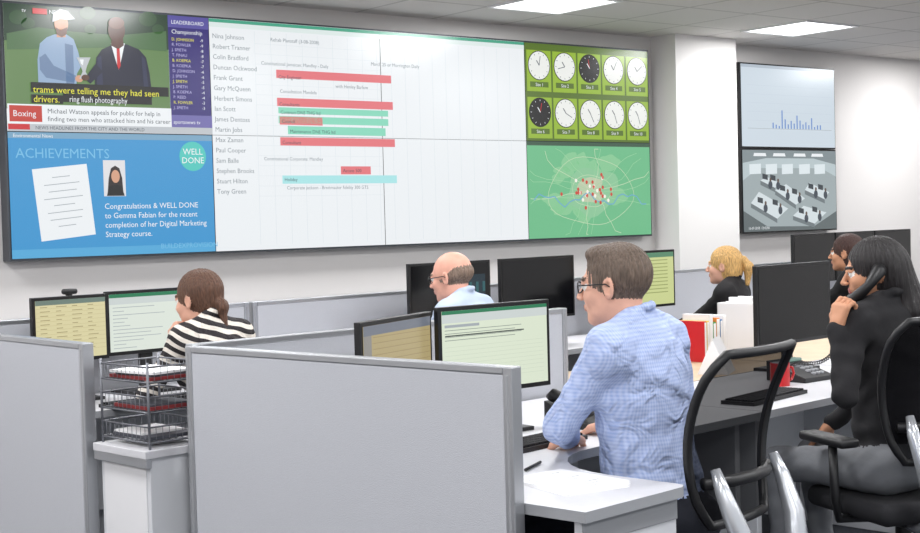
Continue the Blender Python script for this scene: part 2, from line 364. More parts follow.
# wall mounted display pair on the right
wd=MB(); wd.M=MW@Matrix.Translation((5.87,0,1.285))
for j in (0,1):
    wd.box(0,TW,.004,WB,j*THh,(j+1)*THh-.004,M_bez)
wd.rect(.012,THh+.012,TW-.012,H2-.016,1,S('chartbg',(208,220,230)))
wd.rect(.012,H2-.04,TW-.012,H2-.016,2,S('chartbar',(180,192,204)))
for i in range(26):
    h=.02+.06*random.random()*(1 if i%5 else 2.4)
    if 6<i<24: wd.rect(.12+i*.038,THh+.16,.134+i*.038,THh+.16+h,3,S('bars',(100,140,205)))
wd.rect(.08,THh+.155,1.15,THh+.158,3,c_gtx)
for i in range(5): wd.rect(.08,THh+.22+i*.07,1.15,THh+.2215+i*.07,2,S('gl2',(194,206,220)))
# camera view of a room
cc=lambda n,v:S('cam'+n,v)
wd.rect(.012,.012,TW-.012,THh-.016,1,cc('a',(96,106,108)))
wd.poly([(.012,.18),(.3,.05),(.9,.04),(TW-.012,.16),(TW-.012,.45),(1.0,.52),(.2,.52),(.012,.42)],2,cc('b',(160,172,175)))
wd.poly([(.012,.42),(.2,.52),(1.0,.52),(TW-.012,.45),(TW-.012,THh-.016),(.012,THh-.016)],2,cc('c',(186,200,204)))
wd.poly([(.012,.56),(.3,.60),(.9,.60),(TW-.012,.55),(TW-.012,THh-.016),(.012,THh-.016)],3,cc('c2',(132,144,148)))
for xx in (.22,.46,.72,.95): wd.poly([(xx-.08,.615),(xx+.08,.615),(xx+.07,.64),(xx-.07,.64)],4,c_w)
for xx in (.16,.36,.56,.78,.98): wd.poly([(xx-.07,.47),(xx+.07,.475),(xx+.07,.555),(xx-.07,.55)],4,cc('d',(224,234,238)))
for (a,b_,c,d_) in [((.10,.24),(.42,.11),(.56,.19),(.20,.33)),((.40,.34),(.66,.22),(.78,.27),(.54,.39)),((.62,.13),(.90,.06),(1.06,.15),(.76,.21)),((.78,.34),(1.04,.26),(1.10,.32),(.84,.40)),((.22,.42),(.40,.36),(.46,.40),(.30,.45))]:
    wd.poly([a,b_,c,d_],4,cc('f',(214,224,228))); wd.poly([(a[0],a[1]-.035),(b_[0],b_[1]-.035),b_,a],4,cc('e',(112,122,126)))
    for t in (.25,.65):
        mx_,mz_=a[0]+(c[0]-a[0])*t,a[1]+(c[1]-a[1])*t+.02
        wd.poly([(mx_-.035,mz_),(mx_+.03,mz_-.012),(mx_+.03,mz_+.03),(mx_-.035,mz_+.042)],5,cc('i',(58,66,72)))
        wd.disc(mx_+.06,mz_-.05,.026,.034,6,cc('g',(66,74,84)),12); wd.disc(mx_+.06,mz_-.008,.013,.016,7,cc('h',(96,78,70)),10)
wd.text('16-07-2018  13:42:06',.06,.03,.03,7,c_w)
wd.finish('wall_display_pair')
# ---------------------------------------------------------------- partitions
def partition(a0,b0,a1,b1,z0=.06,z1=1.08,name='desk_partition'):
    p=Vector(AB(a0,b0)); q=Vector(AB(a1,b1)); L=(q-p).length; an=math.degrees(math.atan2(q.y-p.y,q.x-p.x))
    b=MB(); b.M=TR(p.x,p.y,0,an)
    b.box(.03,L-.03,-.018,.018,z0+.03,z1-.02,M_fab)
    b.box(.03,L-.03,-.02,.02,z1-.02,z1,M_alu); b.box(.03,L-.03,-.02,.02,z0,z0+.03,M_alu)
    for x0_ in (0,L-.03):
        b.box(x0_,x0_+.03,-.02,.02,0,z1,M_alu)
        b.box(x0_+.011,x0_+.019,-.0212,.0212,.02,z1-.02,M_edge)
    return b.finish(name,.003)
partition(2.465,3.675,2.545,2.355)
partition(2.43,5.60,2.345,4.085)
partition(2.495,3.725,4.32,3.725)
for a0 in (2.46,4.06,5.66,7.26,8.86): partition(a0,5.52,a0+1.58,5.52)
# ---------------------------------------------------------------- desks
def desk_obj(name,pts,z=.73,extra=None,top=M_desk):
    b=MB(); b.M=MAB; b.prism(pts,z-.028,z,top,M_edge)
    if extra: extra(b)
    return b.finish(name,.003)
arc=[]
for i in range(9):
    t=math.pi/2*i/8; arc.append((3.32-.32*math.cos(t),2.44+.32*math.sin(t)))
def ex1(b):
    b.box(2.60,2.99,2.20,2.225,0,.702,M_panel)
    b.box(2.60,2.99,2.195,2.20,.64,.70,M_edge)
    b.box(3.1,4.25,3.60,3.62,.25,.70,M_panel)
    b.box(4.24,4.27,2.85,3.6,0,.702,M_panel)
desk_obj('curved_corner_desk',[(2.58,2.17),(2.98,2.17),(3.005,2.185),(3.01,2.21)]+arc+[(4.295,2.76),(4.295,3.69),(2.50,3.69)],extra=ex1)
def ex2(a0,a1,b0,b1,mod):
    def f(b):
        b.box(a0+.03,a0+.06,b0+.06,b1-.03,0,.702,M_panel); b.box(a1-.06,a1-.03,b0+.06,b1-.03,0,.702,M_panel)
        b.box(a0+.06,a1-.06,mod,mod+.02,.22,.70,M_panel)
    return f
def rdesk(a0,a1,b0,b1,mod,top=M_desk): return desk_obj('office_desk',[(a0,b0),(a1,b0),(a1,b1),(a0,b1)],extra=ex2(a0,a1,b0,b1,mod),top=top)
rdesk(4.30,5.75,2.76,3.50,3.44); rdesk(5.76,7.3,2.76,3.50,3.44)
rdesk(4.42,5.75,3.51,4.22,3.52,M_wood); rdesk(5.76,7.3,3.51,4.22,3.52,M_wood)
for a0 in (2.50,4.12,5.72,7.32,8.92): rdesk(a0,a0+1.58,4.92,5.48,5.42)
# low cabinet between the partitions
cb=MB(); cb.M=MAB
cb.box(2.36,2.90,3.76,4.05,.03,.73,M_panel); cb.box(2.335,2.92,3.745,4.06,.73,.755,M_desk)
cb.box(2.356,2.36,3.78,4.03,.06,.70,M_white); cb.box(2.338,2.358,3.745,4.06,.70,.73,M_alu); cb.box(2.38,2.88,3.78,4.03,0,.03,M_blk)
cb.finish('low_cabinet',.003)
# ---------------------------------------------------------------- monitors
def sheet(b,w,h,kind):
    x0,x1,z0,z1=-w/2+.014,w/2-.014,.016,h-.014
    if kind=='dark':
        b.rect(x0,z0,x1,z1,1,M_off); return
    if kind=='excel':
        b.rect(x0,z0,x1,z1,1,S('doc',(222,232,210))); b.rect(x0,z1-.012,x1,z1,2,S('xl',(36,124,84))); b.rect(x0,z1-.04,x1,z1-.012,2,S('rib',(206,214,212)))
        b.rect(x0+.01,z1-.055,x0+.16,z1-.046,3,c_gtx)
        for i in range(4): b.rect(x0+.01,z1-.065-i*.011,x0+.35-.03*(i%2),z1-.063-i*.011,3,S('gg0',(130,140,134)))
        b.rect(x0+.01,z1-.084,x0+.36,z1-.080,4,S('rowsel',(60,66,64)))
        for i in range(9): b.rect(x0+.01,z1-.12-i*.014,x1-.02,z1-.1192-i*.014,3,S('gg',(196,208,188)))
        return
    if kind=='yellow':
        b.rect(x0,z0,x1,z1,1,S('yl',(220,212,166))); b.rect(x0,z1-.02,x1,z1,2,S('ylh',(110,130,120)))
        for i in range(11):
            b.rect(x0,z1-.035-i*.018,x1,z1-.034-i*.018,2,S('yll',(196,184,134)))
            for j in range(4): b.rect(x0+.02+j*.075,z1-.03-i*.018,x0+.04+j*.075+.03*random.random(),z1-.027-i*.018,3,S('yt',(164,150,110)))
        return
    if kind=='map':
        b.rect(x0,z0,x1,z1,1,S('mp',(176,160,116))); b.rect(x0,z1-.03,x1,z1,2,S('mph',(112,118,130))); b.rect(x0,z0,x0+.05,z1-.03,2,S('mps',(140,138,134)))
        for i in range(12): b.line(x0+.06,z0+.015+i*.018,x1-.01,z0+.01+i*.018,.0015,3,S('ml',(150,134,96)))
        return
    if kind=='white':
        b.rect(x0,z0,x1,z1,1,S('wd',(224,232,222))); b.rect(x0,z1-.016,x1,z1,2,S('xl',(36,124,84))); b.rect(x0,z1-.045,x1,z1-.016,2,S('rib',(206,214,212)))
        for i in range(12): b.rect(x0+.015,z1-.06-i*.016,x0+.05+(w-.1)*random.random()*.7,z1-.0575-i*.016,3,c_gtx)
        return
    if kind=='greenish':
        b.rect(x0,z0,x1,z1,1,S('gr1',(206,214,150))); b.rect(x0,z1-.03,x1,z1,2,S('gr2',(90,140,110)))
        for i in range(10): b.rect(x0+.015,z1-.05-i*.022,x1-.06,z1-.045-i*.022,3,S('gr3',(150,160,100)))
        return
    if kind=='teal':
        b.rect(x0,z0,x1,z1,1,M_off); b.rect(x0+.38,z0+.1,x1-.03,z1-.06,2,S('tl',(20,44,56)))
        for i in range(3): b.rect(x0+.42+i*.05,z1-.13-.03*random.random(),x0+.44+i*.05,z1-.10,3,S('tg',(36,90,96)))
def monitor(x,y,face,w=.49,h=.29,top=1.17,kind='white',cam=False,desk=.73):
    b=MB(); b.M=TR(x,y,top-h,face)
    b.box(-w/2,w/2,.0,.022,0,h,M_bez); b.box(-w/2+.05,w/2-.05,.022,.05,.04,h-.05,M_blk)
    sheet(b,w,h,kind)
    zb=desk-(top-h)
    b.box(-.03,.03,.035,.06,zb+.01,.12,M_blk)
    b.box(-.12,.12,-.05,.15,zb,zb+.014,M_blk)
    if cam:
        b.box(-.012,.012,.0,.02,h,h+.008,M_blk); b.rbox((0,.005,h+.018),(.035,.014,.012),.011,M_blk)
    b.finish('computer_monitor',.002)
def mon_ab(a,b,face,**k):
    x,y=AB(a,b); monitor(x,y,face,**k)
monitor(.115,4.665,40,w=.50,h=.30,top=1.168,kind='excel')
monitor(-.20,4.32,65,w=.48,h=.28,top=1.155,kind='map')
monitor(-1.375,6.10,43,w=.42,h=.28,top=1.185,kind='white')
monitor(-1.645,5.83,47,w=.36,h=.28,top=1.178,kind='yellow',cam=True)
mon_ab(5.11,5.18,45,w=.60,h=.35,top=1.235,kind='teal')
mon_ab(5.80,5.18,45,w=.62,h=.35,top=1.235,kind='dark')
mon_ab(6.76,5.18,42,w=.60,h=.35,top=1.235,kind='greenish')
for a_ in (8.75,9.33,9.91): mon_ab(a_,5.18,45,w=.56,h=.35,top=1.29,kind='dark')
mon_ab(5.50,3.36,45,w=.62,h=.36,top=1.215,kind='dark')
mon_ab(6.30,3.36,45,w=.58,h=.35,top=1.215,kind='dark')
# ---------------------------------------------------------------- office chairs
def chair(x,y,heading,top=1.07,arms=False,base=M_silver,bw=1.0):
    b=MB(); b.M=TR(x,y,0,heading-90)
    b.rbox((0,.02,.418),(.24,.235,.038),.035,M_blk2)
    b.rbox((0,0,.37),(.10,.13,.02),.015,M_blk)
    b.cyl((0,0),.028,.12,.36,M_blk); b.cyl((0,0),.045,.07,.14,M_blk)
    for i in range(5):
        t=2*math.pi*i/5+.3; c,s=math.cos(t),math.sin(t)
        b.tube([(.03*c,.03*s,.115),(.16*c,.16*s,.10),(.29*c,.29*s,.075)],[.026,.021,.015],base)
        for o in (-.014,.014):
            cx,cy=.29*c-s*o,.29*s+c*o
            b.tube([(cx-s*.009,cy+c*.009,.028),(cx+s*.009,cy-c*.009,.028)],.028,M_blk,12)
        b.tube([(.29*c,.29*s,.03),(.29*c,.29*s,.075)],.008,M_blk)
    z0,z1=.60,top
    def bp(u,v):
        hw=(.185+.050*math.sin(v*math.pi*.62))*bw; x_=u*hw
        y_=-.245-.09*v**1.3+.045*math.sin(v*math.pi)+.9*x_*x_
        return (x_,y_,z0+(z1-z0)*v)
    n=14; vs=[];fs=[]
    for i in range(n+1):
        for j in range(n+1):
            u=-1+2*j/n; v=i/n
            uu=u*(1-.16*max(0,(v-.8)/.2)**2-.14*max(0,(.2-v)/.2)**2)
            vs.append(bp(uu,v))
    for i in range(n):
        for j in range(n): a=i*(n+1)+j; fs.append((a,a+1,a+n+2,a+n+1))
    b.add(vs,fs,M_mesh,True)
    ring=[vs[j] for j in range(n+1)]+[vs[i*(n+1)+n] for i in range(1,n+1)]+[vs[n*(n+1)+j] for j in range(n-1,-1,-1)]+[vs[i*(n+1)] for i in range(n-1,0,-1)]
    b.tube(ring,.014,M_blk,8,closed=True)
    b.tube([(-.19*bw,-.222,.72),(-.09,-.262,.72),(0,-.272,.72),(.09,-.262,.72),(.19*bw,-.222,.72)],.018,M_blk)
    # silver wishbone carrying the back
    for sx in (-1,1):
        pts=[(sx*.05,-.02,.365),(sx*.07,-.2,.362),(sx*.10,-.30,.40),(sx*.135,-.335,.50),(sx*.155,-.315,.60),(sx*.165,-.275,.70),(sx*.16,-.25,.76)]
        b.tube(pts,[.02,.028,.034,.036,.030,.022,.014],base,12)
    b.tube([(-.13,-.335,.49),(-.05,-.35,.455),(.05,-.35,.455),(.13,-.335,.49)],.026,base,12)
    if arms:
        for sx in (-1,1):
            b.tube([(sx*.12,0,.37),(sx*.27,0,.38),(sx*.29,-.01,.45),(sx*.29,0,.64)],.016,M_blk)
            b.rbox((sx*.285,.03,.655),(.04,.13,.016),.014,M_blk)
    return b.finish('office_chair')
# ---------------------------------------------------------------- SDF figures
class Field:
    def __init__(s,h): s.h=h; s.p=[]
    def ell(s,c,r,lab=0,k=.02,R=None,cuts=None,op='u'): s.p.append(('e',np.array(c,float),np.array(r,float),R,lab,k,cuts,op))
    def cone(s,a,b,ra,rb,lab=0,k=.02,cuts=None,op='u'): s.p.append(('c',np.array(a,float),np.array(b,float),(ra,rb),lab,k,cuts,op))
    @staticmethod
    def sd(p,x,y,z):
        if p[0]=='e':
            c,r,R=p[1],p[2],p[3]; dx,dy,dz=x-c[0],y-c[1],z-c[2]
            if R is not None:
                q=[R[0][i]*dx+R[1][i]*dy+R[2][i]*dz for i in range(3)]; dx,dy,dz=q
            k0=np.sqrt((dx/r[0])**2+(dy/r[1])**2+(dz/r[2])**2)+1e-9
            k1=np.sqrt((dx/r[0]**2)**2+(dy/r[1]**2)**2+(dz/r[2]**2)**2)+1e-9
            return k0*(k0-1)/k1
        if p[0]=='c':
            a,b=p[1],p[2]; ra,rb=p[3]; ba=b-a; L=max(ba@ba,1e-9)
            dx,dy,dz=x-a[0],y-a[1],z-a[2]
            t=np.clip((dx*ba[0]+dy*ba[1]+dz*ba[2])/L,0,1)
            return np.sqrt((dx-t*ba[0])**2+(dy-t*ba[1])**2+(dz-t*ba[2])**2)-(ra+(rb-ra)*t)
        if p[0]=='p':
            n,c=p[1],p[2]; return x*n[0]+y*n[1]+z*n[2]-c
    def build(s,mb,mats,M,wr=0,hairlab=None):
        h=s.h; los=[];his=[]
        for p in s.p:
            if p[0]=='e': r=max(p[2]) if p[3] is not None else p[2]; lo=p[1]-r; hi=p[1]+r
            else: r=max(p[3]); lo=np.minimum(p[1],p[2])-r; hi=np.maximum(p[1],p[2])+r
            los.append(lo-max(.03,3*h)); his.append(hi+max(.03,3*h))
        U=[(lo,hi) for lo,hi,p in zip(los,his,s.p) if p[7]=='u']
        o=np.min([u[0] for u in U],0); e_=np.max([u[1] for u in U],0)
        n=np.ceil((e_-o)/h).astype(int)+2
        F=np.full(n,.08,np.float32); B=np.full(n,9.,np.float32); Lb=np.zeros(n,np.int16)
        ax=[o[i]+h*np.arange(n[i]) for i in range(3)]
        for lo,hi,p in zip(los,his,s.p):
            i0=np.clip(np.floor((lo-o)/h).astype(int),0,n-1); i1=np.clip(np.ceil((hi-o)/h).astype(int)+1,1,n)
            if (i1<=i0).any(): continue
            sl=tuple(slice(a,b) for a,b in zip(i0,i1))
            x=ax[0][sl[0]][:,None,None]; y=ax[1][sl[1]][None,:,None]; z=ax[2][sl[2]][None,None,:]
            d=s.sd(p,x,y,z)
            if hairlab is not None and p[4]==hairlab and max(p[2] if p[0]=='e' else p[3])>.012:
                th=np.arctan2(x,-(y+.01)+0*x)
                d=d+.0013*np.sin(34*th+10*z)+.0009*np.sin(61*th-14*z+1)
            if p[6]:
                for sg,c in p[6]: d=np.maximum(d,sg*s.sd(c,x,y,z))
            f=F[sl]
            if p[7]=='s': F[sl]=np.maximum(f,-d); continue
            k=p[5]; hh=np.maximum(k-np.abs(f-d),0)/k
            F[sl]=np.minimum(f,d)-hh*hh*k*.25
            bt=d<B[sl]; Lb[sl]=np.where(bt,p[4],Lb[sl]); B[sl]=np.where(bt,d,B[sl])
        if wr:
            x=ax[0][:,None,None]; y=ax[1][None,:,None]; z=ax[2][None,None,:]
            F=F+wr*(np.sin(38*z+14*x+3*np.sin(19*y))*np.sin(31*y-17*x+2*np.sin(23*z)))
        S_=F<0
        cs=[(i,j,k) for i in (0,1) for j in (0,1) for k in (0,1)]
        cnt=sum(S_[i:n[0]-1+i,j:n[1]-1+j,k:n[2]-1+k].astype(np.int8) for i,j,k in cs)
        idx=np.argwhere((cnt>0)&(cnt<8)); ID=np.full(tuple(n-1),-1,np.int64); ID[tuple(idx.T)]=np.arange(len(idx))
        V={c:F[idx[:,0]+c[0],idx[:,1]+c[1],idx[:,2]+c[2]] for c in cs}
        acc=np.zeros((len(idx),3)); ct=np.zeros(len(idx))
        for a in cs:
            for b in cs:
                if a<b and sum(abs(a[i]-b[i]) for i in range(3))==1:
                    va,vb=V[a],V[b]; m=(va<0)!=(vb<0); t=np.where(m,va/np.where(m,va-vb,1),0)
                    acc+=m[:,None]*(np.array(a)+t[:,None]*(np.array(b)-np.array(a))); ct+=m
        P=o+h*(idx+acc/ct[:,None])
        Q=[]
        for axn in range(3):
            d1,d2=(axn+1)%3,(axn+2)%3
            lo=[slice(None)]*3; hi=[slice(None)]*3
            lo[axn]=slice(0,-1);hi[axn]=slice(1,None)
            for d in (d1,d2): lo[d]=slice(1,-1);hi[d]=slice(1,-1)
            sa=S_[tuple(lo)]; sb=S_[tuple(hi)]; E=np.argwhere(sa!=sb)
            ins=sa[tuple(E.T)]
            E=E.copy(); E[:,d1]+=1; E[:,d2]+=1
            def cid(o1,o2):
                q=E.copy(); q[:,d1]-=o1; q[:,d2]-=o2; return ID[tuple(q.T)]
            A,B2,C,D=cid(1,1),cid(0,1),cid(0,0),cid(1,0)
            q=np.stack([A,B2,C,D],1); q[~ins]=q[~ins][:,::-1]; Q.append(q)
        Q=np.concatenate(Q); ctr=P[Q].mean(1); g=np.clip(np.round((ctr-o)/h).astype(int),0,n-1)
        lab=Lb[tuple(g.T)]; mi=np.array([mb.mi(m) for m in mats])
        mb.add(P,Q.tolist(),mi[lab].tolist(),True,M=M)
def hand(F,w,d,nrm,side,curl,lab=0,sc=1.0,spread=1.0):
    w,d,nrm=[np.array(q,float) for q in (w,d,nrm)]; d/=np.linalg.norm(d); nrm=nrm-d*(nrm@d); nrm/=np.linalg.norm(nrm)
    s_=np.cross(d,nrm)*side
    F.cone(w-d*.02,w+d*.02,.026*sc,.026*sc,lab,.01)
    for i in range(4):
        o=(1.5-i)/3*.064*sc
        F.cone(w+d*.015*sc+s_*o*.45,w+d*.085*sc+s_*o,.017*sc,.0135*sc,lab,.012)
        p=w+d*.088*sc+s_*o; L=[.93,1,.95,.76][i]*sc; dd=d+s_*(1.5-i)*.06*spread; dd/=np.linalg.norm(dd); an=0
        for q,(l,r0,r1) in enumerate(((.044,.0098,.009),(.028,.009,.0082),(.022,.0082,.007))):
            an+=curl*(.8,1.0,.8)[q]*(1+.12*i); v=dd*math.cos(an)+nrm*math.sin(an); e2=p+v*l*L
            F.cone(p,e2,r0*sc,r1*sc,lab,.004); p=e2
    p=w+d*.02*sc+s_*.022*sc+nrm*.006
    for v,l,r0,r1 in (((.62,.70,.30),.045,.016,.012),((.80,.40,.42),.034,.0115,.010),((.92,.15,.5),.026,.010,.008)):
        v=d*v[0]+s_*v[1]+nrm*v[2]; v/=np.linalg.norm(v); e2=p+v*l*sc; F.cone(p,e2,r0*sc,r1*sc,lab,.005); p=e2
def ik(s,w,L1,L2,pole):
    s,w,pole=[np.array(q,float) for q in (s,w,pole)]; v=w-s; D=np.linalg.norm(v)
    if D>L1+L2-.004: D=L1+L2-.004; w=s+v/np.linalg.norm(v)*D
    u=(w-s)/np.linalg.norm(w-s); a=(L1*L1-L2*L2+D*D)/(2*D); hh=math.sqrt(max(L1*L1-a*a,1e-6))
    pp=pole-u*(pole@u); pp/=np.linalg.norm(pp); return s+u*a+pp*hh,w
def hair_mat(n,c): return mat(n,c,.55,bump=.9,bscale=34,var=.4,vscale=34,bstretch=(6,6,1))
def person(name,X,Y,heading,shirt,trous,skin,hairm,hair='short',male=True,S_=1.0,lean=.14,hL=None,hR=None,headYaw=0,headPitch=0,seat=.46,hb=.008,hh=.0032,glasses=False,curlL=.35,curlR=.35,dL=None,dR=None,nL=(0,0,-1),nR=(0,0,-1),lip=None,poleL=None,poleR=None,legyaw=0,headRoll=0,bulk=1.0):
    mb=MB(); M=TR(X,Y,0,heading-90); Mi=M.inverted(); mb.M=M
    w=bulk if male else .88
    zz=lambda z: seat+(z-.46)*S_
    def T(x,y,z):
        y*=S_; x*=w*S_; z=zz(z); c,s=math.cos(lean),math.sin(lean); hz=zz(.55)
        return np.array([x,y*c+(z-hz)*s,hz+(z-hz)*c-y*s])
    Rl=np.array(Matrix.Rotation(-lean,3,'X'))
    sz=lambda r:[r[0]*w*S_,r[1]*S_*(w if male else .93),r[2]*S_]
    F=Field(hb)
    F.ell((0,-.02,zz(.56)),sz((.180/w if not male else .178,.135,.105)),1,.03)
    F.ell(T(0,.01,.68),sz((.160,.132,.13)),0,.04,R=Rl)
    F.ell(T(0,.01,.80),sz((.158,.122,.15)),0,.05,R=Rl)
    F.ell(T(0,.0,.95),sz((.178,.125,.17)),0,.05,R=Rl)
    F.ell(T(0,-.03,1.03),sz((.165,.09,.11)),0,.05,R=Rl)
    if not male:
        for sx in (-1,1): F.ell(T(sx*.075,.10,.94),sz((.07,.06,.065)),0,.03,R=Rl)
    F.cone(T(-.15,-.015,1.085),T(.15,-.015,1.085),.058*S_,.058*S_,0,.05)
    for sx in (-1,1): F.cone(T(sx*.035,-.035,1.155),T(sx*.15,-.02,1.10),.036*S_,.05*S_,0,.04)
    for k in range(10):
        t0,t1=2*math.pi*k/10,2*math.pi*(k+1)/10
        f=lambda t:T(.060*math.cos(t)/w*(1 if male else .9),-.022+.058*math.sin(t),1.163-.020*math.sin(t))
        F.cone(f(t0),f(t1),.012,.012,0,.008)
    hands=[]
    for side,tgt,dd,nn,cu,pl in ((-1,hL,dL,nL,curlL,poleL),(1,hR,dR,nR,curlR,poleR)):
        sh=T(side*.188,-.02,1.075)
        wv=np.array(Mi@Vector(tgt)) if tgt is not None else np.array([side*.13,.40,zz(.70)])
        pole=np.array(Mi.to_3x3()@Vector(pl)) if pl is not None else np.array([side*.45,-.25,-1.0])
        el,wv=ik(sh,wv,.285*S_,.25*S_,pole)
        F.ell(sh+np.array([0,0,-.01]),(.062*S_*w,.064*S_,.066*S_),0,.04)
        F.cone(sh,el,.056*S_*w,.046*S_*w,0,.03); u=(wv-el)/np.linalg.norm(wv-el)
        F.cone(el,wv-u*.012,.046*S_*w,.034*S_*w,0,.02)
        F.cone(wv-u*.045,wv-u*.012,.0345*S_,.035*S_,0,.006)
        dv=np.array(Mi.to_3x3()@Vector(dd)) if dd is not None else u
        nv=np.array(Mi.to_3x3()@Vector(nn))
        hands.append((wv,dv,nv,side,cu))
    cy,sy=math.cos(legyaw),math.sin(legyaw)
    for sx in (-1,1):
        rot=lambda x,y,z:np.array([x*cy-y*sy,x*sy+y*cy,z])
        hip=np.array([sx*.088,.0,zz(.545)]); kn=rot(sx*.11,.43*S_,.525); an=rot(sx*.12,.40*S_,.11)
        F.cone(hip,kn,.088*S_,.062*S_,1,.03); F.cone(kn,an,.060*S_,.040,1,.02); F.cone(an+np.array([0,0,.01]),rot(sx*.12,.40*S_,.07),.04,.036,1,.01)
        F.cone(rot(sx*.12,.37*S_,.048),rot(sx*.13,.56*S_,.036),.046,.034,2,.015,cuts=[(1,('p',np.array([0,0,-1.]),-.002))])
    F.build(mb,[shirt,trous,M_blk],Matrix.Identity(4),wr=.004)
    for wv,dv,nv,side,cu in hands:
        Fh=Field(.0034 if hh<.004 else .0042); hand(Fh,wv,dv,nv,-side,cu,0,(1.0 if male else .9)*S_); Fh.build(mb,[skin],Matrix.Identity(4))
    hc=T(0,.022,1.262); MH=Matrix.Translation(hc.tolist())@Matrix.Rotation(headYaw,4,'Z')@Matrix.Rotation(headPitch,4,'X')@Matrix.Rotation(headRoll,4,'Y')@Matrix.Scale((S_*.5+.5)*(1 if male else .97),4)
    H=Field(hh)
    H.ell((0,-.015,.030),(.076,.097,.088),0,.02)
    H.ell((0,.028,-.030),(.061,.062,.080),0,.03)
    H.ell((0,.020,-.072),(.054,.058,.040),0,.03)
    H.ell((0,.066,-.100),(.024,.022,.018),0,.025)
    for sx in (-1,1):
        H.ell((sx*.040,.062,-.030),(.022,.022,.022),0,.02)
        H.ell((sx*.031,.094,.002),(.017,.014,.010),0,.01,op='s')
        H.ell((sx*.031,.079,.001),(.0125,.0125,.0115),3,.002)
        H.ell((sx*.031,.0895,.001),(.0055,.003,.0055),4,.001)
        H.cone((sx*.018,.094,.0105),(sx*.044,.083,.0095),.0032,.003,0,.004)
        H.cone((sx*.016,.092,.024),(sx*.046,.080,.024),.0038,.003,2,.003)
        H.ell((sx*.079,-.006,-.008),(.008,.018,.032),0,.006,R=np.array(Matrix.Rotation(sx*.35,3,'Z')))
        H.ell((sx*.085,-.004,-.006),(.005,.010,.019),0,.004,op='s')
        H.ell((sx*.012,.101,-.034),(.008,.009,.007),0,.006)
    H.cone((-.03,.076,.020),(.03,.076,.020),.012,.012,0,.015)
    H.cone((0,.088,.008),(0,.111,-.030),.007,.0100,0,.010)
    H.cone((-.018,.084,-.058),(.018,.084,-.058),.008,.008,0,.01)
    H.cone((-.017,.090,-.0585),(.017,.090,-.0585),.0052,.0052,1,.004)
    H.cone((-.013,.0885,-.067),(.013,.0885,-.067),.0062,.0062,1,.004)
    nr=.056 if male else .045
    H.cone((0,-.02,-.06),(0,-.045,-.165),nr,nr+.004,0,.03)
    face=('e',np.array([0,.105,-.055]),np.array([.078,.085,.118]),None)
    if hair=='short':
        face=('e',np.array([0,.112,-.035]),np.array([.076,.086,.120]),None)
        ears=[('e',np.array([sx*.085,.004,-.02]),np.array([.022,.028,.040]),None) for sx in (-1,1)]
        H.ell((0,-.018,.033),(.0795,.1005,.0925),2,.005,cuts=[(-1,face),(-1,ears[0]),(-1,ears[1]),(1,('p',np.array([0,.30,-1.]),.050))])
        H.ell((0,.035,.094),(.052,.045,.026),2,.015)
    elif hair=='bald':
        H.ell((0,-.020,.014),(.080,.100,.066),2,.004,cuts=[(-1,face),(1,('p',np.array([0,.2,-1.]),.045)),(1,('p',np.array([0,.6,1.]),.002))])
    elif hair in('long','tail','bun','bob'):
        H.ell((0,-.022,.034),(.086,.106,.097),2,.008,cuts=[(-1,face)])
        if hair!='bun': H.ell((0,-.055,-.03),(.078,.07,.085),2,.02,cuts=[(-1,face)])
        if hair=='long':
            H.cone((0,-.065,.0),(0,-.115,-.17),.076,.070,2,.03,cuts=[(-1,face)]); H.cone((0,-.115,-.17),(.0,-.135,-.33),.070,.045,2,.03)
        if hair=='tail':
            H.ell((0,-.125,.035),(.022,.022,.022),2,.01); H.cone((0,-.135,.04),(0,-.165,-.01),.022,.032,2,.012); H.cone((0,-.165,-.01),(0,-.155,-.12),.032,.014,2,.012)
        if hair=='bun':
            H.ell((0,-.060,-.02),(.066,.055,.060),2,.02,cuts=[(-1,face)])
            H.ell((0,-.118,-.045),(.034,.030,.034),2,.012); H.cone((0,-.12,-.06),(0,-.125,-.13),.022,.012,2,.012)
    H.build(mb,[skin,lip or skin,hairm,M_eye,M_iris],MH,hairlab=2)
    if glasses:
        m0=mb.M; mb.M=mb.M@MH
        for sx in (-1,1):
            mb.tube([(sx*.033+.024*math.cos(t),.101-.006*abs(math.cos(t)),.0+.017*math.sin(t)) for t in [2*math.pi*i/16 for i in range(16)]],.0022,M_blk,6,closed=True)
            mb.tube([(sx*.056,.096,.006),(sx*.079,.06,.006),(sx*.086,.0,.006),(sx*.084,-.02,-.008)],.0022,M_blk,6)
        mb.tube([(-.010,.102,.004),(.010,.102,.004)],.002,M_blk,6)
        mb.M=m0
    o=mb.finish(name); return M@MH
M_eye=mat('eye_white',(225,222,218),.3); M_iris=mat('iris',(50,35,25),.2)
sk1=mat('skin_fair',(216,166,144),.55,var=.07,vscale=25,spec=.3); sk2=mat('skin_pink',(222,166,146),.5,var=.07,vscale=25,spec=.3); sk3=mat('skin_olive',(190,138,108),.55,var=.07,vscale=25,spec=.3)
lipf=mat('lips',(180,95,90),.45); lipm=mat('lips_pale',(196,130,116),.5)
hb_=hair_mat('hair_greying_brown',(106,90,78)); hdk=mat('hair_black',(24,19,20),.4,bump=.6,bscale=30,bstretch=(8,8,.6)); hbl=hair_mat('hair_blond',(200,160,100)); hgr=hair_mat('hair_greybrown',(130,110,96)); hlb=hair_mat('hair_chestnut',(96,66,50)); hau=hair_mat('hair_auburn',(60,34,28))
sh_blue=pattern_mat('shirt_blue_check',(150,168,212),(186,198,228),'check')
sh_str=pattern_mat('striped_top',(40,36,38),(222,214,204),'stripe')
sh_lb=mat('shirt_pale_blue',(182,196,218),.85,bump=.5,bscale=14)
sh_blk=mat('black_top',(24,23,26),.9,bump=.5,bscale=14)
